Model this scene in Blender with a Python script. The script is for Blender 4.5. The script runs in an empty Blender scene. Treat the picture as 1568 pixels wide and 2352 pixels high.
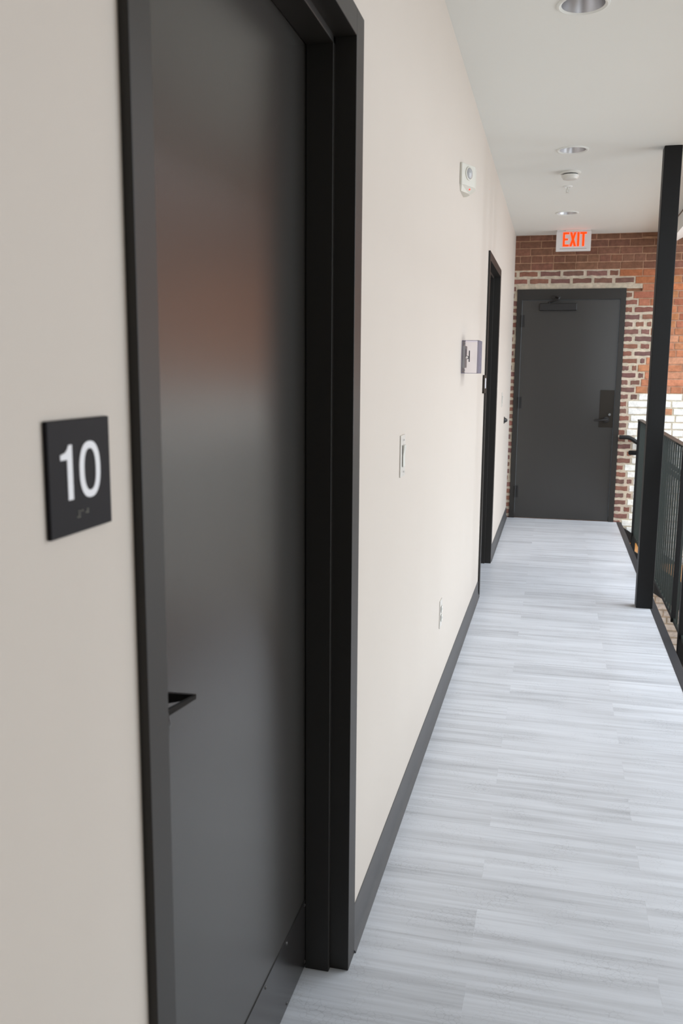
import bpy, bmesh, math, random
from mathutils import Vector, Matrix
random.seed(7)
S = bpy.context.scene
C = S.collection

# ------------------------------------------------------------------ camera
F_PX, YAW, PITCH, ROLL = 2008.8, 0.23783, -0.16033, 0.00749
cy, sy, cp, sp = math.cos(YAW), math.sin(YAW), math.cos(PITCH), math.sin(PITCH)
fwd = Vector((-sy*cp, cy*cp, sp)); rgt = Vector((cy, sy, 0)); upv = rgt.cross(fwd)
cr, sr = math.cos(ROLL), math.sin(ROLL)
r2 = rgt*cr + upv*sr; u2 = -rgt*sr + upv*cr
cam = bpy.data.cameras.new('camera')
cam.sensor_fit = 'VERTICAL'; cam.sensor_height = 22.3; cam.sensor_width = 14.87
cam.lens = F_PX*22.3/2352
cam.clip_start = .02
cam.dof.use_dof = True; cam.dof.focus_distance = 3.2; cam.dof.aperture_fstop = 4.4
co = bpy.data.objects.new('camera', cam); C.objects.link(co)
co.matrix_world = Matrix(((r2.x, u2.x, -fwd.x, .4461), (r2.y, u2.y, -fwd.y, 0), (r2.z, u2.z, -fwd.z, 1.4581), (0, 0, 0, 1)))
S.camera = co

# ------------------------------------------------------------------ light
S.view_settings.view_transform = 'Standard'; S.view_settings.look = 'None'
S.view_settings.gamma = 1; S.view_settings.use_curve_mapping = False
S.view_settings.exposure = 0.05
w = bpy.data.worlds.new('daylight'); S.world = w; w.use_nodes = True
w.node_tree.nodes['Background'].inputs[0].default_value = (.80, .90, 1, 1)
w.node_tree.nodes['Background'].inputs[1].default_value = 1.0
def window_light(name, loc, direction, sx, sz, power, col):
    l = bpy.data.lights.new(name, 'AREA'); l.shape = 'RECTANGLE'; l.size = sx; l.size_y = sz
    l.energy = power; l.color = col
    o = bpy.data.objects.new(name, l); C.objects.link(o); o.location = loc
    o.rotation_euler = Vector(direction).to_track_quat('-Z', 'Y').to_euler()
    return o
XR, YB, ZL = 6.6, -5.0, -3.2                   # atrium: right wall, back wall, lower floor
RIGHT_WIN = [(2.4, 4.0), (4.6, 6.2), (6.8, 8.4)]
RZ0, RZ1 = -1.8, 4.2
for a, b in RIGHT_WIN:
    window_light('window_daylight', (XR-.02, (a+b)/2, (RZ0+RZ1)/2), (-1, 0, 0), b-a, RZ1-RZ0, 108, (.86, .93, 1))
BACK_WIN = [(2.2, 3.9), (4.3, 6.0)]
for a, b in BACK_WIN:
    window_light('window_daylight', ((a+b)/2, YB+.02, (RZ0+RZ1)/2), (0, 1, 0), b-a, RZ1-RZ0, 70, (.86, .93, 1))

CX, ZS0, SL = 1.364, 2.615, .55                # flat ceiling edge; start and slope of the hall ceiling
SKX, SKY = (1.8, 5.2), (3.4, 8.2)              # skylight in the sloping ceiling
ang = math.atan(SL); sxm = sum(SKX)/2
window_light('skylight_daylight', (sxm+.02, sum(SKY)/2, ZS0+SL*(sxm-CX)-.03), (math.sin(ang), 0, -math.cos(ang)), 1, 1, 400, (.86, .93, 1))
sl_ = C.objects['skylight_daylight']; sl_.data.size = (SKX[1]-SKX[0])/math.cos(ang); sl_.data.size_y = SKY[1]-SKY[0]
sl_.rotation_euler = (0, -ang, 0)

# ------------------------------------------------------------------ helpers
def nt(name):
    m = bpy.data.materials.new(name); m.use_nodes = True
    return m, m.node_tree.nodes, m.node_tree.links, m.node_tree.nodes['Principled BSDF']
def mat(name, col, rough=.5, metal=0, spec=.5, noise=0, nscale=40, bump=0, emit=None, estr=0, trans=0):
    m, N, L, b = nt(name)
    b.inputs['Base Color'].default_value = (*col, 1); b.inputs['Roughness'].default_value = rough
    b.inputs['Metallic'].default_value = metal; b.inputs['Specular IOR Level'].default_value = spec
    b.inputs['Transmission Weight'].default_value = trans
    if emit: b.inputs['Emission Color'].default_value = (*emit, 1); b.inputs['Emission Strength'].default_value = estr
    if noise or bump:
        tc = N.new('ShaderNodeTexCoord'); n = N.new('ShaderNodeTexNoise'); n.inputs['Scale'].default_value = nscale
        n.inputs['Detail'].default_value = 4; L.new(tc.outputs['Object'], n.inputs['Vector'])
        if noise:
            mx = N.new('ShaderNodeMix'); mx.data_type = 'RGBA'; mx.inputs[6].default_value = (*[c*(1-noise) for c in col], 1)
            mx.inputs[7].default_value = (*[min(1, c*(1+noise)) for c in col], 1)
            L.new(n.outputs['Fac'], mx.inputs[0]); L.new(mx.outputs[2], b.inputs['Base Color'])
        if bump:
            bp = N.new('ShaderNodeBump'); bp.inputs['Strength'].default_value = bump; bp.inputs['Distance'].default_value = .002
            L.new(n.outputs['Fac'], bp.inputs['Height']); L.new(bp.outputs[0], b.inputs['Normal'])
    return m
M = {}
M['wall'] = mat('beige_wall_paint', (.645, .582, .52), .62, spec=.3, noise=.015, nscale=3, bump=.12)
M['ceil'] = mat('white_ceiling_paint', (.77, .785, .755), .8, spec=.2, noise=.01, nscale=3, bump=.08)
M['white_wall'] = mat('white_atrium_paint', (.78, .78, .75), .8, spec=.2, noise=.02, nscale=2)
M['frame'] = mat('charcoal_frame_paint', (.025, .0225, .020), .42, spec=.36, noise=.05, nscale=300, bump=.03)
M['door'] = mat('charcoal_door_paint', (.031, .0285, .0255), .27, spec=.7, noise=.03, nscale=200, bump=.01)
M['kick'] = mat('dark_kick_plate', (.020, .018, .017), .22, spec=.5, noise=.1, nscale=20)
M['black'] = mat('black_hardware', (.012, .011, .011), .4, noise=.1, nscale=60)
M['steel'] = mat('black_steel_paint', (.010, .0103, .0108), .5, spec=.25, noise=.15, nscale=60, bump=.05)
M['rail'] = mat('black_rail_green_reflection', (.018, .026, .022), .38, spec=.5, noise=.15, nscale=60)  # black paint; the green tint is a reflection put into the colour
M['bronze'] = mat('dark_bronze_plate', (.020, .015, .010), .4, metal=.4, noise=.1, nscale=60)
M['base'] = mat('grey_rubber_base', (.085, .084, .086), .5, spec=.4, noise=.06, nscale=60)
M['sensor'] = mat('cream_sensor_plastic', (.66, .64, .57), .4, noise=.01, nscale=20)
M['plastic'] = mat('white_device_plastic', (.74, .73, .68), .35, noise=.01, nscale=20)
M['plate'] = mat('white_wall_plate', (.68, .645, .595), .4, noise=.01, nscale=20)
M['slot'] = mat('dark_slot', (.05, .05, .05), .6, noise=.1)
M['signblack'] = mat('black_sign_plate', (.013, .012, .014), .55, spec=.15, noise=.1, nscale=80)
M['signwhite'] = mat('white_sign_lettering', (.85, .85, .88), .5, noise=.01)
M['braille'] = mat('clear_braille_dot', (.35, .34, .28), .25, noise=.05)
M['screw'] = mat('dark_screw_head', (.07, .065, .06), .35, metal=.6, noise=.1)
M['chrome'] = mat('chrome_lock', (.75, .75, .75), .15, metal=1, noise=.03)
M['alu'] = mat('satin_aluminium_reflector', (.60, .59, .60), .36, metal=1, noise=.03)
M['lens'] = mat('frosted_lamp_lens', (.8, .8, .78), .5, noise=.02)
M['optic'] = mat('grey_lens_optic', (.46, .46, .47), .2, noise=.2, nscale=120)
M['red_led'] = mat('red_indicator', (.8, .05, .03), .4, emit=(1, .05, .03), estr=1.2, noise=.02)
M['exit_body'] = mat('exit_sign_housing', (.72, .71, .70), .4, noise=.02)
M['exit_red'] = mat('exit_letter_glow', (.35, .02, .003), .5, spec=.1, emit=(1, .05, .003), estr=1.5, noise=.02)
M['grey_line'] = mat('grey_groove', (.3, .3, .3), .5, noise=.05)
M['paper'] = mat('white_paper_insert', (.75, .76, .80), .6, noise=.02)
M['lower'] = mat('brown_lower_floor', (.36, .20, .085), .45, noise=.3, nscale=6)
M['tread'] = mat('orange_oak_tread', (.62, .27, .06), .4, noise=.2, nscale=12)
M['reveal'] = mat('brown_reveal', (.16, .10, .06), .6, noise=.1)
M['nosing'] = mat('grey_black_steel_nosing', (.038, .039, .044), .5, spec=.4, noise=.15, nscale=60)

def acrylic():
    m, N, L, b = nt('clear_acrylic')
    out = N['Material Output']; t = N.new('ShaderNodeBsdfTransparent'); t.inputs[0].default_value = (.985, .98, .99, 1)
    g = N.new('ShaderNodeBsdfGlossy'); g.inputs['Roughness'].default_value = .05; g.inputs[0].default_value = (.9, .9, 1, 1)
    f = N.new('ShaderNodeFresnel'); f.inputs[0].default_value = 1.45
    tc = N.new('ShaderNodeTexCoord'); n = N.new('ShaderNodeTexNoise'); n.inputs['Scale'].default_value = 5
    L.new(tc.outputs['Object'], n.inputs['Vector'])
    bp = N.new('ShaderNodeBump'); bp.inputs['Strength'].default_value = .02; L.new(n.outputs['Fac'], bp.inputs['Height']); L.new(bp.outputs[0], g.inputs['Normal'])
    mx = N.new('ShaderNodeMixShader'); L.new(f.outputs[0], mx.inputs[0]); L.new(t.outputs[0], mx.inputs[1]); L.new(g.outputs[0], mx.inputs[2])
    L.new(mx.outputs[0], out.inputs['Surface'])
    return m
M['acrylic'] = acrylic()
M['acrylic_edge'] = mat('lilac_acrylic_edge', (.30, .28, .36), .2, noise=.05)

def floor_mat():
    m, N, L, b = nt('pale_grey_plank_vinyl')
    tc = N.new('ShaderNodeTexCoord')
    br = N.new('ShaderNodeTexBrick'); br.offset = .37; br.offset_frequency = 2; br.squash = 1
    br.inputs['Color1'].default_value = (0, 0, 0, 1); br.inputs['Color2'].default_value = (1, 1, 1, 1); br.inputs['Mortar'].default_value = (.5, .5, .5, 1)
    br.inputs['Scale'].default_value = 1; br.inputs['Mortar Size'].default_value = .0004; br.inputs['Mortar Smooth'].default_value = 0
    br.inputs['Brick Width'].default_value = 1.22; br.inputs['Row Height'].default_value = .1525; br.inputs['Bias'].default_value = 0
    mp0 = N.new('ShaderNodeMapping'); mp0.inputs['Location'].default_value = (.47, .06, 0)
    L.new(tc.outputs['Object'], mp0.inputs[0]); L.new(mp0.outputs[0], br.inputs['Vector'])
    # per-plank offset of the grain
    sc = N.new('ShaderNodeVectorMath'); sc.operation = 'SCALE'; sc.inputs['Scale'].default_value = 13.7
    L.new(br.outputs['Color'], sc.inputs[0])
    def streak(sx, syy, detail, rough):
        mp = N.new('ShaderNodeMapping'); mp.inputs['Scale'].default_value = (sx, syy, 1); L.new(tc.outputs['Object'], mp.inputs[0])
        ad = N.new('ShaderNodeVectorMath'); L.new(mp.outputs[0], ad.inputs[0]); L.new(sc.outputs[0], ad.inputs[1])
        n = N.new('ShaderNodeTexNoise'); n.inputs['Scale'].default_value = 1; n.inputs['Detail'].default_value = detail; n.inputs['Roughness'].default_value = rough
        L.new(ad.outputs[0], n.inputs['Vector']); return n
    n1 = streak(1.6, 26, 3, .55); n2 = streak(3.0, 110, 3, .6); n3 = streak(.9, 6, 2, .5)
    def math_(op, a, bb, v=None):
        x = N.new('ShaderNodeMath'); x.operation = op
        (L.new(a, x.inputs[0]) if hasattr(a, 'links') else setattr(x.inputs[0], 'default_value', a))
        (L.new(bb, x.inputs[1]) if hasattr(bb, 'links') else setattr(x.inputs[1], 'default_value', bb))
        return x.outputs[0]
    s = math_('ADD', math_('MULTIPLY', n1.outputs['Fac'], .50), math_('ADD', math_('MULTIPLY', n2.outputs['Fac'], .22), math_('MULTIPLY', n3.outputs['Fac'], .28)))
    sep = N.new('ShaderNodeSeparateColor'); L.new(br.outputs['Color'], sep.inputs[0])
    s = math_('ADD', s, math_('MULTIPLY', math_('SUBTRACT', sep.outputs[0], .5), .07))
    # fine crackle
    vor = N.new('ShaderNodeTexVoronoi'); vor.feature = 'DISTANCE_TO_EDGE'; vor.inputs['Scale'].default_value = 1
    mpv = N.new('ShaderNodeMapping'); mpv.inputs['Scale'].default_value = (60, 95, 1); L.new(tc.outputs['Object'], mpv.inputs[0])
    nv = N.new('ShaderNodeTexNoise'); nv.inputs['Scale'].default_value = 30; L.new(tc.outputs['Object'], nv.inputs['Vector'])
    av = N.new('ShaderNodeVectorMath'); L.new(mpv.outputs[0], av.inputs[0]); L.new(nv.outputs['Color'], av.inputs[1]); L.new(av.outputs[0], vor.inputs['Vector'])
    crk = N.new('ShaderNodeMapRange'); crk.inputs['From Min'].default_value = 0; crk.inputs['From Max'].default_value = .06
    crk.inputs['To Min'].default_value = 1; crk.inputs['To Max'].default_value = 0; L.new(vor.outputs['Distance'], crk.inputs[0])
    cn = N.new('ShaderNodeTexNoise'); cn.inputs['Scale'].default_value = 9; L.new(tc.outputs['Object'], cn.inputs['Vector'])
    crm = N.new('ShaderNodeMapRange'); crm.inputs['From Min'].default_value = .45; crm.inputs['From Max'].default_value = .65; L.new(cn.outputs['Fac'], crm.inputs[0])
    ck = math_('MULTIPLY', math_('MULTIPLY', crk.outputs[0], crm.outputs[0]), .13)
    s = math_('SUBTRACT', s, ck)
    ra = N.new('ShaderNodeValToRGB'); e = ra.color_ramp.elements
    e[0].position = .32; e[0].color = (.455, .47, .505, 1); e[1].position = .68; e[1].color = (.77, .80, .85, 1)
    x = e.new(.45); x.color = (.60, .62, .66, 1); x = e.new(.54); x.color = (.69, .715, .765, 1)
    L.new(s, ra.inputs[0]); L.new(ra.outputs[0], b.inputs['Base Color'])
    b.inputs['Roughness'].default_value = .40; b.inputs['Specular IOR Level'].default_value = .45
    bp = N.new('ShaderNodeBump'); bp.inputs['Strength'].default_value = .12; bp.inputs['Distance'].default_value = .002
    L.new(s, bp.inputs['Height']); L.new(bp.outputs[0], b.inputs['Normal'])
    return m
M['floor'] = floor_mat()

def brick_mat():
    m, N, L, b = nt('old_brick')
    at = N.new('ShaderNodeAttribute'); at.attribute_name = 'tint'
    tc = N.new('ShaderNodeTexCoord')
    n = N.new('ShaderNodeTexNoise'); n.inputs['Scale'].default_value = 22; n.inputs['Detail'].default_value = 6; n.inputs['Roughness'].default_value = .7
    L.new(tc.outputs['Object'], n.inputs['Vector'])
    mr = N.new('ShaderNodeMapRange'); mr.inputs['From Min'].default_value = .3; mr.inputs['From Max'].default_value = .7
    mr.inputs['To Min'].default_value = .72; mr.inputs['To Max'].default_value = 1.22; L.new(n.outputs['Fac'], mr.inputs[0])
    v = N.new('ShaderNodeVectorMath'); v.operation = 'SCALE'; L.new(at.outputs['Color'], v.inputs[0]); L.new(mr.outputs[0], v.inputs['Scale'])
    L.new(v.outputs[0], b.inputs['Base Color']); b.inputs['Roughness'].default_value = .85; b.inputs['Specular IOR Level'].default_value = .2
    bp = N.new('ShaderNodeBump'); bp.inputs['Strength'].default_value = .5; bp.inputs['Distance'].default_value = .006
    L.new(n.outputs['Fac'], bp.inputs['Height']); L.new(bp.outputs[0], b.inputs['Normal'])
    return m
M['brick'] = brick_mat()

def box(bm, lo, hi, bev=0):
    lo, hi = Vector(lo), Vector(hi)
    vs = [bm.verts.new((x, y, z)) for x in (lo.x, hi.x) for y in (lo.y, hi.y) for z in (lo.z, hi.z)]
    fs = [(0, 1, 3, 2), (4, 6, 7, 5), (0, 4, 5, 1), (2, 3, 7, 6), (0, 2, 6, 4), (1, 5, 7, 3)]
    faces = [bm.faces.new([vs[i] for i in f]) for f in fs]
    if bev:
        es = {e for f in faces for e in f.edges}
        bmesh.ops.bevel(bm, geom=list(es), offset=bev, segments=2, affect='EDGES', profile=.5)
    return faces
def prism(bm, pts, axis, a, b, bev=0):
    """polygon pts (2D) extruded along axis from a to b"""
    def mk(p, t):
        if axis == 'x': return (t, p[0], p[1])
        if axis == 'y': return (p[0], t, p[1])
        return (p[0], p[1], t)
    A = [bm.verts.new(mk(p, a)) for p in pts]; B = [bm.verts.new(mk(p, b)) for p in pts]
    fs = [bm.faces.new(A), bm.faces.new(B[::-1])]
    n = len(pts)
    for i in range(n): fs.append(bm.faces.new((A[i], B[i], B[(i+1) % n], A[(i+1) % n])))
    bmesh.ops.recalc_face_normals(bm, faces=fs)
    if bev: bmesh.ops.bevel(bm, geom=list({e for f in fs for e in f.edges}), offset=bev, segments=2, affect='EDGES', profile=.5)
def tube(bm, pts, r, seg=14, caps=True):
    pts = [Vector(p) for p in pts]; rings = []
    for i, p in enumerate(pts):
        d = (pts[min(i+1, len(pts)-1)] - pts[max(i-1, 0)]).normalized()
        ref = Vector((0, 0, 1)) if abs(d.z) < .9 else Vector((1, 0, 0))
        u = d.cross(ref).normalized(); v = d.cross(u)
        rr = r[i] if isinstance(r, (list, tuple)) else r
        rings.append([bm.verts.new(p + (u*math.cos(t) + v*math.sin(t))*rr) for t in [2*math.pi*k/seg for k in range(seg)]])
    for A, B in zip(rings, rings[1:]):
        for k in range(seg): bm.faces.new((A[k], A[(k+1) % seg], B[(k+1) % seg], B[k]))
    if caps: bm.faces.new(rings[0][::-1]); bm.faces.new(rings[-1])
def lathe(bm, prof, c, axis=(0, 0, 1), seg=40):
    """profile of (radius, height) round an axis through c"""
    ax = Vector(axis).normalized(); ref = Vector((1, 0, 0)) if abs(ax.x) < .9 else Vector((0, 1, 0))
    u = ax.cross(ref).normalized(); v = ax.cross(u); c = Vector(c); rings = []
    for r, h in prof:
        if r < 1e-6: rings.append([bm.verts.new(c + ax*h)])
        else: rings.append([bm.verts.new(c + ax*h + (u*math.cos(t) + v*math.sin(t))*r) for t in [2*math.pi*k/seg for k in range(seg)]])
    for A, B in zip(rings, rings[1:]):
        for k in range(seg):
            k2 = (k+1) % seg
            if len(A) == 1 and len(B) > 1: bm.faces.new((A[0], B[k2], B[k]))
            elif len(B) == 1 and len(A) > 1: bm.faces.new((A[k], A[k2], B[0]))
            elif len(A) > 1: bm.faces.new((A[k], A[k2], B[k2], B[k]))
def obj(name, bm, m, parent=None, smooth=False):
    bmesh.ops.recalc_face_normals(bm, faces=bm.faces)
    me = bpy.data.meshes.new(name); bm.to_mesh(me); bm.free()
    me.materials.append(m if not isinstance(m, str) else M[m])
    if smooth:
        for p in me.polygons: p.use_smooth = True
        me.set_sharp_from_angle(angle=math.radians(35))
    o = bpy.data.objects.new(name, me); C.objects.link(o)
    if parent:
        o.parent = parent
        if parent.type == 'EMPTY': o.matrix_parent_inverse = Matrix.Translation(-Vector(parent.location))
    return o
def tag(o, label, cat, group=None, kind=None):
    o['label'] = label; o['category'] = cat
    if group: o['group'] = group
    if kind: o['kind'] = kind
    return o
def thing(name, label, cat, loc, group=None, kind=None):
    o = bpy.data.objects.new(name, None); C.objects.link(o); o.location = loc; o.empty_display_size = .05
    return tag(o, label, cat, group, kind)
def struct(name, bm, m, label, cat): return tag(obj(name, bm, m), label, cat, kind='structure')
def bmn(): return bmesh.new()
def B(*boxes, bev=0):
    bm = bmn()
    for lo, hi in boxes: box(bm, lo, hi, bev)
    return bm

# ------------------------------------------------------------------ room dimensions
D, H = 8.917, 2.755
FX, SX = 1.0765, 1.122                     # floor edge, outer edge of the steel nosing
A0, A2, A3 = .868, 1.8956, 1.9647          # near doorway: outer left, opening right, outer right
A1 = A0 + .052
ZT, ZI, P = 2.1975, 2.1434, .012
DY = 5.645 - A0                            # the second doorway repeats the first
PX0, PY1 = 1.40, -.2                       # near right partition, unseen, added to block daylight on the door jambs

# ------------------------------------------------------------------ setting
bm = bmn()
ya = [YB]
for k in (0, DY): ya += [A0+k+.03, A3+k-.03]
ya.append(D)
for i in range(0, len(ya), 2): box(bm, (-.16, ya[i], ZL), (0, ya[i+1], 3.1))
for k in (0, DY):
    box(bm, (-.16, A0+k+.03, ZT-.03), (0, A3+k-.03, 3.1)); box(bm, (-.16, A0+k+.03, ZL), (0, A3+k-.03, -.002))
struct('wall_left', bm, 'wall', 'long beige painted corridor wall on the left', 'wall')

struct('floor', B(((-.16, YB, -.25), (FX, D, 0))), 'floor', 'pale grey streaked plank floor of the corridor', 'floor')
# trim: black steel nosing along the open edge
struct('trim_1', B(((FX, PY1, -.26), (SX, D-.004, .003)), bev=.001), 'nosing', 'black steel edge strip along the open side of the corridor floor', 'trim')
struct('floor_lower', B(((0, YB, ZL-.2), (XR, D, ZL))), 'lower', 'brown wooden floor of the storey below, seen past the railing', 'floor')

# flat ceiling with round holes for the downlights
LIGHTS = [(.477, 3.475), (.475, 5.605), (.465, 7.735)]
RA = .079
bm = bmn(); es = []
def loop(pts):
    vs = [bm.verts.new((x, y, H)) for x, y in pts]
    for i in range(len(vs)): es.append(bm.edges.new((vs[i], vs[(i+1) % len(vs)])))
loop([(-.1, YB), (CX, YB), (CX, D), (-.1, D)])
for lx, ly in LIGHTS: loop([(lx+RA*math.cos(t), ly+RA*math.sin(t)) for t in [2*math.pi*k/40 for k in range(40)]])
bmesh.ops.triangle_fill(bm, use_beauty=True, use_dissolve=False, edges=es)
box(bm, (-.16, YB, H+.3), (CX, D, H+.34))
struct('ceiling', bm, 'ceil', 'flat off-white ceiling over the corridor', 'ceiling')
struct('trim_2', B(((CX, YB, H-.012), (CX+.012, D, H+.3))), 'reveal', 'thin brown edge where the flat ceiling ends over the railing', 'trim')
bm = bmn()
def zs(x): return ZS0+SL*(x-CX)
def slope_piece(xa, xb, ya_, yb_):
    prism(bm, [(xa, zs(xa)), (xb, zs(xb)), (xb, zs(xb)+.2), (xa, zs(xa)+.2)], 'y', ya_, yb_)
prism(bm, [(CX+.002, H-.012), (CX+.002, ZS0), (CX+.06, zs(CX+.06)), (CX+.06, H+.34)], 'y', YB, D)
slope_piece(CX+.06, XR, YB, SKY[0]); slope_piece(CX+.06, XR, SKY[1], D)
slope_piece(CX+.06, SKX[0], *SKY); slope_piece(SKX[1], XR, *SKY)
struct('ceiling_slope', bm, 'white_wall', 'sloping white ceiling above the open hall at right', 'ceiling')

# end wall: bricks laid course by course
bm = bmn(); tint = bm.loops.layers.float_color.new('tint')
DX0, DX1, DZ1 = .034, 1.047, 2.249
def paint(fs, col):
    for f in fs:
        for l in f.loops: l[tint] = (*col, 1)
def jit(c, a): 
    k = 1 + random.uniform(-a, a); return tuple(max(0, x*k*(1+random.uniform(-a*.3, a*.3))) for x in c)
CH = .0685
zrow = 1.262 - CH*60
row = 0
def zone_edge(z):
    if z > 2.43: return -1
    if z > 2.35: return .93
    if z > 2.29: return 1.17
    if z > 2.10: return 1.15
    if z > 1.62: return 1.285
    if z > 1.262: return 1.185
    return 1.165
ztop = 5.6
while zrow < ztop:
    z0, z1 = zrow, zrow+CH; zc = (z0+z1)/2; strip = False
    if z1 > ZL-.05:
        x = -.16 - random.uniform(0, .2)
        ze = zone_edge(zc) + random.uniform(-.05, .05)
        par = row % 2
        x = -.16 - (.11 if par else 0)
        while x < XR:
            inA = x < ze - .02
            if inA:
                L_ = random.choice([.10, .19, .2]) if zc < 2.25 else random.choice([.19, .2, .215])
                if zc < 2.25 and x < DX1 < x + .25:      # bricks beside the door
                    x = DX1 - .02 if x > .9 else x
                    L_ = (.10 if par else .165) + random.uniform(-.01, .015)
                if x + L_ > ze: L_ = max(.07, ze - x)
            else:
                L_ = .205 + random.uniform(-.01, .01) if row % 6 else .105
            x0, x1 = x, x+L_; x = x1
            top = min(z1, H if x1 < CX else ZS0+SL*(x1-CX)+.1)
            if z0 > top - .01: continue
            # keep clear of the door opening
            segs = [(x0, x1)]
            if z0 < DZ1 - .012 and z1 < DZ1 + .02:
                segs = []
                if x0 < DX0: segs.append((x0, min(x1, DX0)))
                if x1 > DX1: segs.append((max(x0, DX1), x1))
            zz1 = top
            for s0, s1 in segs:
                if s1 - s0 < .006: continue
                zb0 = z0
                if s0 < DX1 and s1 > DX0 and z0 < DZ1: zb0 = DZ1 - .002
                if zz1 - zb0 < .004: continue
                if zb0 > z0 + .02: inA = True
                if inA:
                    mc = jit((.55, .47, .37), .06); bc = jit(random.choice([(.21, .11, .09), (.19, .10, .088), (.25, .115, .085)]), .15)
                    g, gx, pr, rg = .0125, .012, .004, .0045
                elif zc > 1.262:
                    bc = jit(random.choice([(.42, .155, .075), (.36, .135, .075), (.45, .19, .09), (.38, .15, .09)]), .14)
                    if zc > 2.43: bc = jit((.22, .105, .068), .15)  # browner near the ceiling: partly light falloff put into the brick colour
                    elif zc < 1.85: bc = jit(random.choice([(.50, .21, .115), (.54, .26, .16), (.46, .19, .10)]), .12)  # paler low bricks: light gradient put into the colour, besides faded paint
                    mc = jit((.40, .23, .15), .1); g, gx, pr, rg = .0045, .004, .004, .0015
                else:
                    bc = jit((.84, .835, .80), .03); mc = jit((.58, .52, .42), .1)
                    if zc < -1.3: bc = jit((.33, .15, .09), .15); mc = jit((.35, .25, .18), .1)
                    elif random.random() < .03: bc = jit((.5, .25, .14), .1)
                    g, gx, pr, rg = .006, .006, .006, .002
                yb = D
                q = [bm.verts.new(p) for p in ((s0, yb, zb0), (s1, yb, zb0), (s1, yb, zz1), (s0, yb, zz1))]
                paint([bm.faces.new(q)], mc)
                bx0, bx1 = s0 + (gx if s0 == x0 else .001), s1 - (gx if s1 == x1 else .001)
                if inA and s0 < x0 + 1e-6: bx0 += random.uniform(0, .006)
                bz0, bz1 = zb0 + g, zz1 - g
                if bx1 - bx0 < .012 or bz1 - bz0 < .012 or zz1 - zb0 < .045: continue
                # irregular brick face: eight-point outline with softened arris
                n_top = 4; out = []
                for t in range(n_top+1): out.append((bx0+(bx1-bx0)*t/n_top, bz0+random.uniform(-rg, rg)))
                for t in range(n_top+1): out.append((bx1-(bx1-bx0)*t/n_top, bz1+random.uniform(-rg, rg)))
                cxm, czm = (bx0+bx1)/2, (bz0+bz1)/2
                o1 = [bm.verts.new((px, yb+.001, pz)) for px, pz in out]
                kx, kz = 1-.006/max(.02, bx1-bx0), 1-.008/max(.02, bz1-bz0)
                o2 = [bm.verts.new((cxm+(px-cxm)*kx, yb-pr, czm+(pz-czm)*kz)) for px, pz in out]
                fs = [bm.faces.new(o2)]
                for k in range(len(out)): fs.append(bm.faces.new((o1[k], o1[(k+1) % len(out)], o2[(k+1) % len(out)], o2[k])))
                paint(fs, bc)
    zrow += CH; row += 1
# masonry behind
fs = box(bm, (-.16, D+.02, ZL), (DX0, D+.3, 5.8)) + box(bm, (DX1, D+.02, ZL), (XR, D+.3, 5.8)) + box(bm, (DX0, D+.02, DZ1), (DX1, D+.3, 5.8)) + box(bm, (DX0, D+.02, ZL), (DX1, D+.3, -.002))
paint(fs, (.4, .2, .12))
struct('wall_end', bm, 'brick', 'end wall of red brick, mortar-patched round the door and white painted low at right', 'wall')

# atrium walls with tall windows (outside the picture)
def wall_with_holes(x_or_y, const0, const1, u0, u1, z0, z1, holes):
    bm = bmn(); u = u0
    def bb(a, b, c, d):
        if x_or_y == 'x': box(bm, (const0, a, c), (const1, b, d))
        else: box(bm, (a, const0, c), (b, const1, d))
    for a, b in holes:
        bb(u, a, z0, z1); bb(a, b, z0, RZ0); bb(a, b, RZ1, z1); u = b
    bb(u, u1, z0, z1); return bm
struct('wall_right', wall_with_holes('x', XR, XR+.3, YB, D, ZL, 5.8, RIGHT_WIN), 'white_wall', 'white far wall of the open hall with tall windows', 'wall')
struct('wall_back', wall_with_holes('y', YB-.3, YB, -.16, XR, ZL, 5.8, BACK_WIN), 'white_wall', 'white back wall of the hall with tall windows', 'wall')
struct('wall_light_blocker', B(((PX0, YB, ZL), (PX0+.12, PY1, 3.2))), 'wall', 'unseen beige partition added at near right to keep daylight off the jambs', 'wall')  # blocker added to keep back-window light off the jambs
struct('floor_near', B(((FX, YB, -.25), (PX0, PY1, 0))), 'floor', 'pale grey plank floor beside the added near partition', 'floor')
def window_frame(n, x_or_y, c, a, b):
    r = thing('window_%d' % n, ['tall black-framed window of the hall, nearest in the right wall', 'tall black-framed window in the middle of the right hall wall', 'tall black-framed window of the right hall wall closest to the brick end', 'tall black-framed back window beside the added partition', 'tall black-framed back window in the far corner of the hall'][n-1], 'window', (0, 0, 0), kind='structure')
    bm = bmn(); t = .03
    def bb(u0, u1, z0, z1):
        if x_or_y == 'x': box(bm, (c-.04, u0, z0), (c+.04, u1, z1))
        else: box(bm, (u0, c-.04, z0), (u1, c+.04, z1))
    for u in (a, (a+b)/2-t/2, b-t): bb(u, u+t, RZ0, RZ1)
    for k in range(5):
        z = RZ0+(RZ1-RZ0-t)*k/4; bb(a, b, z, z+t)
    obj('window_frame', bm, 'steel', r)
sk_ = thing('window_6', 'skylight in the sloping hall ceiling', 'window', (0, 0, 0), kind='structure')
bm = bmn()
for k in range(5):
    y = SKY[0]+(SKY[1]-SKY[0]-.04)*k/4
    prism(bm, [(SKX[0], zs(SKX[0])+.05), (SKX[1], zs(SKX[1])+.05), (SKX[1], zs(SKX[1])+.12), (SKX[0], zs(SKX[0])+.12)], 'y', y, y+.04)
obj('window_frame', bm, 'steel', sk_)
n = 1
for a, b in RIGHT_WIN: window_frame(n, 'x', XR+.15, a, b); n += 1
for a, b in BACK_WIN: window_frame(n, 'y', YB-.15, a, b); n += 1

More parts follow.
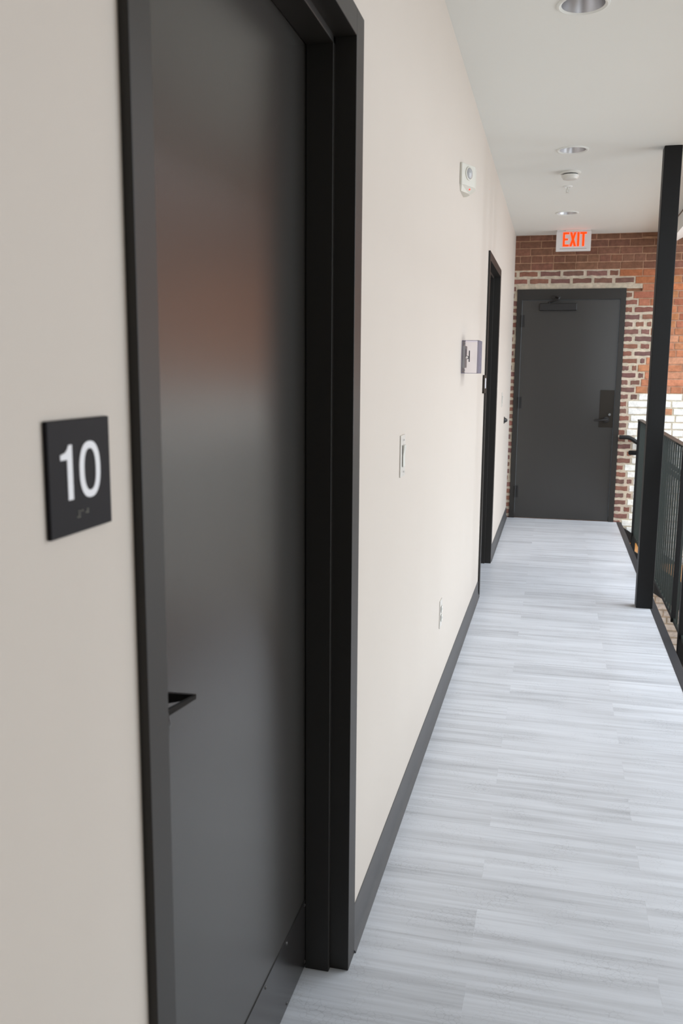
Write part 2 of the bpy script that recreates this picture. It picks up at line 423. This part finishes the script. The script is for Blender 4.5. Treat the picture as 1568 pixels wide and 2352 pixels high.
# baseboards with a coved toe
def baseboard(name, y0, y1, label):
    bm = bmn(); prism(bm, [(0, 0), (.016, 0), (.0155, .004), (.010, .010), (.0062, .022), (.005, .034), (.004, .1), (.002, .103), (0, .103)], 'y', y0, y1)
    o = obj(name, bm, 'base', smooth=True); tag(o, label, 'baseboard', kind='structure')
baseboard('baseboard_left', A3, A0+DY, 'dark grey cove base between the two side doorways')
baseboard('baseboard_far', A3+DY, D-.001, 'short dark grey cove base between second doorway and brick wall')
baseboard('baseboard_near', YB, A0, 'dark grey cove base left of the near doorway')

# ------------------------------------------------------------------ side doorways
def doorway(name, k, label, detailed):
    r = thing(name, label, 'door', (0, A0+k, 0), kind='structure')
    a0, a1, a2, a3 = A0+k, A1+k, A2+k, A3+k
    xb, xs, xd = -.165, -.034, -.093
    bm = bmn()
    b_ = .0012
    box(bm, (xb, a0, .0), (P, a1, ZT), b_); box(bm, (xb, a2, .0), (P, a3, ZT), b_)
    box(bm, (xb, a1, ZI), (P, a2, ZT), b_)
    obj('door_frame', bm, 'frame', r)
    bm = bmn(); s = .016
    box(bm, (xd, a1-.001, .0), (xs, a1+s, ZI), .0015); box(bm, (xd, a2-s, .0), (xs, a2+.001, ZI), .0015); box(bm, (xd, a1, ZI-s), (xs, a2, ZI+.001), .0015)
    obj('door_stop', bm, 'frame', r)
    lf = obj('door_leaf', B(((-.138, a1+.003, .006), (xd-.0015, a2-.003, ZI-.003)), bev=.001), 'door', r)
    kp = obj('kick_plate', B(((xd-.0016, a1+.03, .010), (xd+.0004, a2-.017, .186)), bev=.0003), 'kick', lf)
    ys = [a1+.06+i*(a2-.022-(a1+.06))/6 for i in range(7)]
    for yy in ys:
        for zz in (.022, .174):
            bm = bmn(); lathe(bm, [(0, .0022), (.0025, .0018), (.0042, .0004), (.0042, -.001)], (xd+.0004, yy, zz), (1, 0, 0), 12)
            obj('screw', bm, 'screw', kp, True)
    # lever: round rose, straight strap, end returned towards the door
    z, ysp = .985, a1+.085
    h = obj('lever_handle', lever_bm(xd, ysp, z), 'black', lf, True)
    return r
def lever_bm(xd, ysp, z):
    bm = bmn()
    lathe(bm, [(0, .012), (.028, .012), (.031, .009), (.031, -.001)], (xd, ysp, z), (1, 0, 0), 32)
    tube(bm, [(xd, ysp, z), (xd+.06, ysp, z)], .011, 16)
    # strap runs along the door, kicks out to a point and returns to the leaf
    tube(bm, [(xd+.05, ysp-.012, z), (xd+.045, ysp+.03, z), (xd+.030, ysp+.06, z-.004), (xd+.027, ysp+.069, z-.004)], [.008, .0075, .006, .005], 10)
    t = Vector((xd+.058, ysp+.104, z+.012))
    a = Vector((xd+.026, ysp+.068, z-.004))
    def plate(p0, p1, h0, h1, w0, w1):
        d = (p1-p0); d.z = 0; nn = Vector((-d.y, d.x, 0)).normalized(); vs = []
        for p, h, w_ in ((p0, h0, w0), (p1, h1, w1)):
            for sx in (-1, 1):
                for sz in (-1, 1): vs.append(bm.verts.new(p + nn*sx*w_ + Vector((0, 0, sz*h))))
        for f in ((0, 1, 3, 2), (4, 6, 7, 5), (0, 4, 5, 1), (2, 3, 7, 6), (0, 2, 6, 4), (1, 5, 7, 3)): bm.faces.new([vs[k] for k in f])
    plate(a, t, .005, .003, .003, .002)
    plate(t, Vector((xd+.008, ysp+.112, z+.002)), .003, .0085, .002, .003)
    return bm
doorway('door_1', 0, 'near dark charcoal metal door set back in its frame beside the number ten sign', True)
doorway('door_2', DY, 'second dark charcoal doorway farther down the beige wall', True)

# end door
ed = thing('door_3', 'charcoal exit door in the brick end wall', 'door', (.54, D, 0), kind='structure')
bm = bmn(); yf = D-.014
fx0, fx1, fz = .0335, 1.0475, 2.2495
ox0, ox1, oz = .083, .998, 2.148
box(bm, (fx0, yf, 0), (ox0, D+.13, fz), .0015); box(bm, (ox1, yf, 0), (fx1, D+.13, fz), .0015); box(bm, (ox0, yf, oz), (ox1, D+.13, fz), .0015)
obj('door_frame', bm, 'frame', ed)
yd = D+.002
lf = obj('door_leaf', B(((ox0+.003, yd, .006), (ox1-.003, yd+.045, oz-.003)), bev=.0015), 'door', ed)
bm = bmn(); box(bm, (.86, yd-.004, .93), (.993, yd, 1.29), .0015); obj('escutcheon_plate', bm, 'bronze', lf)
bm = bmn(); lx, lz = .925, 1.005
lathe(bm, [(0, .014), (.026, .013), (.029, .009), (.029, -.001)], (lx, yd-.004, lz), (0, -1, 0), 32)
tube(bm, [(lx, yd-.004, lz), (lx, yd-.06, lz)], .011, 16)
tube(bm, [(lx+.012, yd-.062, lz), (lx-.02, yd-.064, lz), (lx-.09, yd-.062, lz-.004), (lx-.112, yd-.056, lz-.004)], [.010, .012, .009, .008], 14)
obj('lever_handle', bm, 'black', lf, True)
bm = bmn(); lathe(bm, [(0, .010), (.012, .010), (.014, .007), (.014, -.001)], (.955, yd-.004, 1.055), (0, -1, 0), 24); obj('lock_cylinder', bm, 'chrome', lf, True)
for z in (1.89, 1.10, .21):
    bm = bmn(); tube(bm, [(ox0, yf-.006, z), (ox0, yf-.006, z+.115)], .0075, 14); box(bm, (ox0, yd-.002, z), (ox0+.03, yd+.001, z+.115)); obj('hinge', bm, 'black', ed, True)
cl = obj('door_closer', B(((.25, yd-.062, 2.045), (.60, yd-.002, 2.112)), bev=.006), 'black', lf)
bm = bmn(); tube(bm, [(.34, yd-.03, 2.112), (.34, yd-.03, 2.128)], .012, 14)
tube(bm, [(.34, yd-.034, 2.125), (.43, yd-.085, 2.15)], .008, 8); tube(bm, [(.43, yd-.085, 2.155), (.40, yf-.008, 2.172)], .008, 8)
box(bm, (.365, yf-.012, 2.160), (.445, yf, 2.185), .002); obj('closer_arm', bm, 'black', cl, True)

# ------------------------------------------------------------------ things on the left wall
# room number sign
sg = thing('room_number_sign', 'small square black sign reading 10 in white with braille below', 'sign', (0, .755, 1.302))
bm = bmn(); box(bm, (.0, .699, 1.302), (.005, .812, 1.411), .0012); obj('sign_plate', bm, 'signblack', sg)
bm = bmn(); x0, x1 = .005, .0058
prism(bm, [(.7295, 1.3355), (.7385, 1.3355), (.7385, 1.3875), (.7325, 1.3875), (.7300, 1.3835), (.7260, 1.3805), (.7180, 1.3790), (.7180, 1.3740), (.7295, 1.3740)], 'x', x0, x1)
obj('numeral_one', bm, 'signwhite', sg)
bm = bmn(); cyy, czz = .7705, 1.3612; n_ = 48
def sup(t, a, b, e=2.35):
    c_, s_ = math.cos(t), math.sin(t)
    return (cyy + a*math.copysign(abs(c_)**(2/e), c_), czz + b*math.copysign(abs(s_)**(2/e), s_))
o_ = [sup(2*math.pi*k/n_, .0195, .0275) for k in range(n_)]; i_ = [sup(2*math.pi*k/n_, .0110, .0205) for k in range(n_)]
VO = [[bm.verts.new((x, *p)) for p in o_] for x in (x0, x1)]; VI = [[bm.verts.new((x, *p)) for p in i_] for x in (x0, x1)]
for k in range(n_):
    q = (k+1) % n_
    bm.faces.new((VO[1][k], VO[1][q], VI[1][q], VI[1][k])); bm.faces.new((VO[0][k], VI[0][k], VI[0][q], VO[0][q]))
    bm.faces.new((VO[0][k], VO[0][q], VO[1][q], VO[1][k])); bm.faces.new((VI[0][k], VI[1][k], VI[1][q], VI[0][q]))
obj('numeral_zero', bm, 'signwhite', sg)
bm = bmn(); by, bz, dp, cpit = .7455, 1.3225, .0026, .0078
for ci, dots in enumerate(((3, 4, 5, 6), (1,), (2, 4, 5))):
    for d in dots:
        yy = by+ci*cpit+(dp if d > 3 else 0); zz = bz-((d-1) % 3)*dp
        lathe(bm, [(0, .0011), (.0006, .0009), (.0009, 0)], (.005, yy, zz), (1, 0, 0), 10)
obj('braille_dots', bm, 'braille', sg, True)

def wall_plate(name, label, cat, y0, y1, z0, z1, kind_):
    t = thing(name, label, cat, (0, (y0+y1)/2, z0))
    bm = bmn(); box(bm, (0, y0, z0), (.004, y1, z1), .0015); obj('cover_plate', bm, 'plate', t)
    yc, zc = (y0+y1)/2, (z0+z1)/2
    if kind_ == 'switch':
        bm = bmn(); prism(bm, [(.006, zc-.033), (.0085, zc-.033), (.0075, zc), (.0115, zc+.033), (.006, zc+.033)], 'y', yc-.0165, yc+.0165, .0006); obj('rocker', bm, 'plastic', t)
        for s in (-1, 1):
            bm = bmn(); lathe(bm, [(0, .0012), (.003, .0008), (.0032, 0)], (.0065, yc, zc+s*.048), (1, 0, 0), 12)
            obj('screw', bm, 'grey_line', t)
    else:
        for s in (-1, 1):
            bm = bmn(); box(bm, (.006, yc-.017, zc+s*.0195-.014), (.0085, yc+.017, zc+s*.0195+.014), .001); so = obj('socket', bm, 'plastic', t)
            bm = bmn()
            for q in (-.006, .006): box(bm, (.0083, yc+q-.001, zc+s*.0195-.004), (.0087, yc+q+.001, zc+s*.0195+.005))
            obj('slot', bm, 'slot', so)
    return t
wall_plate('light_switch', 'white wall switch with raised rocker midway along the beige wall', 'light switch', 2.57, 2.648, 1.142, 1.268, 'switch')
wall_plate('power_outlet', 'white duplex outlet low on the beige wall below the sensor', 'outlet', 3.632, 3.702, .363, .485, 'outlet')
wall_plate('light_switch', 'small white wall switch on the short wall past the second doorway', 'light switch', 7.50, 7.60, 1.165, 1.285, 'switch')

# white wall sensor with round lens and red indicator
se = thing('motion_sensor', 'white wall sensor with a round lens and red light high on the beige wall', 'sensor', (0, 4.05, 2.238))
bm = bmn(); prism(bm, [(0, 3.95), (.010, 3.95), (.056, 4.05), (.056, 4.11), (.02, 4.15), (0, 4.15)], 'z', 2.255, 2.345, .003); obj('housing', bm, 'sensor', se)
bm = bmn(); zt, zb = 2.2552, 2.232
top = [(0, 3.952), (.010, 3.952), (.055, 4.051), (.055, 4.108), (.02, 4.148), (0, 4.148)]
A = [bm.verts.new((x, y, zt)) for x, y in top]; Bv = [bm.verts.new((x*.55, 4.05+(y-4.05)*.75, zb)) for x, y in top]
bm.faces.new(A); bm.faces.new(Bv[::-1])
for k in range(6): bm.faces.new((A[k], Bv[k], Bv[(k+1) % 6], A[(k+1) % 6]))
obj('sloped_base', bm, 'sensor', se)
nrm = Vector((.100, -.046, 0)).normalized(); lc = Vector((.0345, 4.003, 2.307))
bm = bmn(); lathe(bm, [(.029, -.002), (.029, .003), (.024, .004), (.023, .002)], lc, nrm, 32); obj('lens_ring', bm, 'sensor', se, True)
bm = bmn(); lathe(bm, [(.0235, .001), (.02, .006), (.011, .010), (0, .0115)], lc, nrm, 32); obj('round_lens', bm, 'optic', se, True)
bm = bmn(); lathe(bm, [(0, .003), (.003, .002), (.004, 0), (.004, -.004)], (.036, 4.028, 2.246), (.5, -.6, -.6), 12); obj('indicator_light', bm, 'red_led', se, True)

# thermostat under a clear locking cover
th = thing('thermostat', 'white thermostat inside the clear locking box', 'thermostat', (0, 4.31, 1.47))
bm = bmn(); box(bm, (0, 4.262, 1.475), (.013, 4.365, 1.58), .003); obj('body', bm, 'plastic', th)
bm = bmn(); box(bm, (.0128, 4.275, 1.525), (.0136, 4.345, 1.565)); obj('display', bm, 'optic', th)
gb = thing('thermostat_guard', 'clear acrylic locking box on the wall before the second doorway', 'thermostat guard', (0, 4.30, 1.45))
y0, y1, z0, z1, xg, t = 4.232, 4.392, 1.449, 1.604, .078, .004
bm = bmn()
box(bm, (.002, y0, z0), (xg, y0+t, z1)); box(bm, (.002, y1-t, z0), (xg, y1, z1)); box(bm, (.002, y0+t, z0), (xg, y1-t, z0+t)); box(bm, (.002, y0+t, z1-t), (xg, y1-t, z1))
obj('box_cover', bm, 'acrylic', gb)
bm = bmn(); box(bm, (xg+.0005, y0, z0), (xg+.0045, y1, z1), .0008); obj('front_panel', bm, 'acrylic_edge', gb)
bm = bmn(); e = .0022
for z in (z0, z1-e):
    box(bm, (.0, y0-.001, z), (xg, y0-.0002, z+e))
box(bm, (0, y0-.002, z0), (.003, y0+.001, z1)); box(bm, (xg-.004, y0-.001, z0), (xg, y0-.0002, z1))
obj('edge_rim', bm, 'acrylic_edge', gb)
for zz in (z0+.012, z1-.02): obj('mounting_clip', B(((.008, y0+.006, zz), (.016, y0+.012, zz+.007))), 'grey_line', gb)
bm = bmn(); lathe(bm, [(0, .006), (.006, .006), (.008, .003), (.008, -.012)], (.027, y0-.001, 1.524), (0, -1, 0), 20); lk = obj('key_lock', bm, 'chrome', gb, True)
bm = bmn(); box(bm, (.034, y0+.006, 1.503), (.039, y0+.009, 1.556), .0008); obj('latch', bm, 'slot', gb)

# door sign before the second doorway
ds = thing('door_sign', 'small dark door sign with white insert beside the second doorway', 'sign', (0, 5.58, 1.325))
bm = bmn(); box(bm, (0, 5.50, 1.325), (.012, 5.625, 1.437), .002); obj('sign_plate', bm, 'bronze', ds)
bm = bmn(); box(bm, (.0118, 5.545, 1.355), (.0128, 5.618, 1.418)); obj('paper_insert', bm, 'paper', ds)
# door bumper
dbm = thing('door_bumper', 'small black cone-shaped door bumper on the wall past the second doorway', 'door stop', (0, 7.985, 1.03))
bm = bmn(); lathe(bm, [(.032, -.0005), (.032, .004), (.014, .010), (.0, .010)], (0, 7.985, 1.03), (1, 0, 0), 28); obj('base_flange', bm, 'black', dbm, True)
bm = bmn(); lathe(bm, [(.026, .004), (.016, .022), (.010, .030), (0, .032)], (0, 7.985, 1.03), (1, 0, 0), 28); obj('rubber_tip', bm, 'black', dbm, True)

# ------------------------------------------------------------------ ceiling fittings
def downlight(lx, ly, label):
    t = thing('recessed_light', label, 'ceiling light', (lx, ly, H), 'recessed ceiling lights')
    bm = bmn(); lathe(bm, [(RA-.003, -.001), (RA+.006, -.006), (RA+.014, -.004), (RA+.015, 0)], (lx, ly, H), (0, 0, 1), 48); obj('trim_ring', bm, 'ceil', t, True)
    bm = bmn(); lathe(bm, [(RA-.002, -.001), (RA-.008, .03), (RA-.018, .06), (RA-.032, .09)], (lx, ly, H), (0, 0, 1), 48); obj('reflector', bm, 'alu', t, True)
    bm = bmn(); lathe(bm, [(0, .088), (RA-.034, .088), (RA-.033, .092), (0, .093)], (lx, ly, H), (0, 0, 1), 40); obj('lamp_lens', bm, 'lens', t, True)
    return t
downlight(*LIGHTS[0], 'nearest recessed ceiling light, cut by the top edge of the photo')
downlight(*LIGHTS[1], 'recessed ceiling light just before the smoke detector')
downlight(*LIGHTS[2], 'farthest recessed ceiling light, closest to the exit sign')
sd = thing('smoke_detector', 'white round smoke detector on the ceiling', 'smoke detector', (.47, 6.2, H))
bm = bmn(); lathe(bm, [(0, 0), (.066, 0), (.066, -.010), (.060, -.014), (0, -.014)], (.47, 6.2, H), (0, 0, 1), 40); obj('mounting_base', bm, 'plastic', sd, True)
bm = bmn(); lathe(bm, [(0, -.013), (.050, -.013), (.050, -.022), (0, -.022)], (.47, 6.2, H), (0, 0, 1), 40); obj('vent_gap', bm, 'slot', sd, True)
bm = bmn(); lathe(bm, [(0, -.021), (.057, -.021), (.056, -.030), (.045, -.046), (.030, -.050), (0, -.050)], (.47, 6.2, H), (0, 0, 1), 40); obj('sensor_head', bm, 'plastic', sd, True)
sk = thing('sprinkler_head', 'small pale fire sprinkler hanging from the ceiling beyond the smoke detector', 'sprinkler', (.458, 6.66, H))
bm = bmn(); lathe(bm, [(0, 0), (.034, 0), (.033, -.004), (.020, -.008), (.018, -.004), (0, -.004)], (.458, 6.66, H), (0, 0, 1), 32); obj('escutcheon', bm, 'lens', sk, True)
bm = bmn(); tube(bm, [(.458, 6.66, H-.003), (.458, 6.66, H-.022)], .006, 12)
for s in (-1, 1): tube(bm, [(.458+s*.006, 6.66, H-.020), (.458+s*.010, 6.66, H-.032), (.458+s*.002, 6.66, H-.044)], .0022, 8)
obj('frame_arms', bm, 'plastic', sk, True)
bm = bmn(); lathe(bm, [(0, -.043), (.013, -.043), (.013, -.0455), (0, -.0455)], (.458, 6.66, H), (0, 0, 1), 20); obj('deflector', bm, 'plastic', sk, True)

# exit sign
ex = thing('exit_sign', 'white ceiling-mounted sign with glowing orange-red EXIT letters above the end door', 'exit sign', (.537, 8.66, H))
ey = 8.64
bm = bmn(); box(bm, (.38, ey, 2.566), (.692, ey+.045, 2.742), .004); box(bm, (.386, ey+.004, 2.738), (.686, ey+.04, 2.757)); hs = obj('housing', bm, 'exit_body', ex)
bm = bmn(); box(bm, (.46, ey-.012, H-.013), (.61, ey+.06, H-.0002), .003); obj('ceiling_canopy', bm, 'plastic', ex)
bm = bmn(); box(bm, (.415, ey-.0012, 2.585), (.655, ey+.001, 2.589)); obj('groove', bm, 'grey_line', hs)
zl, zh = 2.607, 2.733; tt = .017
yl0, yl1 = ey-.004, ey+.001
def letter(nm, polys):
    bm = bmn()
    for p in polys: prism(bm, p, 'y', yl0, yl1)
    obj(nm, bm, 'exit_red', hs)
X = .441; zm = (zl+zh)/2
letter('letter_e', [[(X, zl), (X+.054, zl), (X+.054, zl+tt), (X+tt, zl+tt), (X+tt, zm-tt/2), (X+.045, zm-tt/2), (X+.045, zm+tt/2), (X+tt, zm+tt/2), (X+tt, zh-tt), (X+.054, zh-tt), (X+.054, zh), (X, zh)]])
X = .500
letter('letter_x', [[(X, zl), (X+.021, zl), (X+.0305, zm-.026), (X+.040, zl), (X+.061, zl), (X+.041, zm), (X+.059, zh), (X+.039, zh), (X+.0305, zm+.026), (X+.022, zh), (X+.002, zh), (X+.020, zm)]])
X = .568
letter('letter_i', [[(X, zl), (X+.019, zl), (X+.019, zh), (X, zh)]])
X = .594
letter('letter_t', [[(X+.0195, zl), (X+.0385, zl), (X+.0385, zh-tt), (X+.058, zh-tt), (X+.058, zh), (X, zh), (X, zh-tt), (X+.0195, zh-tt)]])

# ------------------------------------------------------------------ post, railing, stair
po = thing('steel_post', 'tall square black steel post from corridor floor edge to ceiling', 'column', (1.04, 5.66, 0))
bm = bmn(); box(bm, (.990, 5.612, .001), (1.089, 5.711, H), .004); obj('post_tube', bm, 'steel', po)

rl = thing('guard_railing', 'black steel guardrail with close vertical pickets along the open corridor edge', 'railing', (1.17, 5.5, 0))
RX, RY0, RY1 = 1.175, .26, 8.16
bm = bmn(); box(bm, (RX-.022, RY0, 1.040), (RX+.022, RY1, 1.052), .002); obj('top_rail', bm, 'rail', rl)
bm = bmn(); box(bm, (RX-.006, RY0, .012), (RX+.006, RY1, .037), .001); obj('bottom_rail', bm, 'rail', rl)
ST = [8.14, 6.55, 4.97, 3.4, 1.85, .30]
for yy in ST:
    bm = bmn(); box(bm, (RX-.018, yy-.019, -.16), (RX+.018, yy+.019, 1.041), .002)
    o = obj('stanchion', bm, 'steel', rl)
    bm = bmn(); box(bm, (SX+.0005, yy-.04, -.19), (RX-.017, yy+.04, -.09), .002); obj('foot_bracket', bm, 'steel', o)
bm = bmn(); box(bm, (RX-.017, 5.29, .012), (RX+.017, 5.31, 1.041), .002); obj('splice_bar', bm, 'steel', rl)
pk = bmn(); box(pk, (RX-.0057, -.0035, .035), (RX+.0057, .0035, 1.042)); first = None
yy = RY0 + .09
while yy < RY1 - .05:
    if min(abs(yy-s) for s in ST+[5.30]) > .035:
        if first is None:
            first = obj('picket', pk, 'rail', rl); first.location = (0, yy, 0)
        else:
            c = first.copy(); C.objects.link(c); c.parent = rl; c.matrix_parent_inverse = first.matrix_parent_inverse.copy(); c.location = (0, yy, 0)
    yy += .1027

# stair down along the brick wall
stt = thing('staircase', 'black steel stair with orange oak treads going down along the brick wall', 'staircase', (SX, 8.5, 0))
n_st, going, rise = 16, .28, .19
bm = bmn()
prism(bm, [(SX+.004, -.035), (SX+.004, -.33), (SX+.02+n_st*going, -.33-n_st*rise*.93), (SX+.02+n_st*going, -.04-n_st*rise*.93)], 'y', 8.865, 8.905); obj('stringer', bm, 'steel', stt)
bm = bmn()
prism(bm, [(SX+.004, -.10), (SX+.004, -.36), (SX+.02+n_st*going, -.36-n_st*rise*.93), (SX+.02+n_st*going, -.10-n_st*rise*.93)], 'y', 8.20, 8.23); obj('stringer', bm, 'steel', stt)
for k in range(n_st-1):
    x = SX+.006+k*going; z = -(k+1)*rise
    if z < ZL+.12: break
    bm = bmn(); box(bm, (x, 8.23, z-.04), (x+going+.025, 8.865, z), .003); obj('tread', bm, 'tread', stt)
hr = thing('wall_handrail', 'black round handrail fixed to the brick wall beside the end door', 'handrail', (1.06, 8.86, .84))
bm = bmn(); hp = [(1.055, 8.855, .842), (1.13, 8.855, .842), (1.155, 8.855, .836), (1.175, 8.855, .825)]
hp += [(1.175+.9*k/3, 8.855, .825-.9*k/3*.66) for k in range(1, 4)]
tube(bm, hp, .020, 16); obj('rail_tube', bm, 'steel', hr, True)
bm = bmn(); tube(bm, [(1.30, 8.855, .73), (1.30, 8.90, .70), (1.30, 8.911, .70)], .007, 10); lathe(bm, [(0, 0), (.025, 0), (.025, .006), (0, .006)], (1.30, 8.913, .70), (0, -1, 0), 20); obj('wall_bracket', bm, 'steel', hr, True)
h2 = thing('stair_handrail', 'black round stair handrail ending just past the end of the guardrail', 'handrail', (1.1, 8.24, .76))
bm = bmn(); tube(bm, [(1.098, 8.24, .748), (1.108, 8.24, .748), (1.20, 8.24, .748), (1.24, 8.24, .735)] + [(1.24+.8*k/3, 8.24, .735-.8*k/3*.66) for k in range(1, 4)], [.014, .021]+[.021]*5, 16); obj('rail_tube', bm, 'steel', h2, True)
bm = bmn(); tube(bm, [(RX+.018, 8.16, .74), (RX+.03, 8.24, .735)], .008, 10); obj('rail_bracket', bm, 'steel', h2, True)
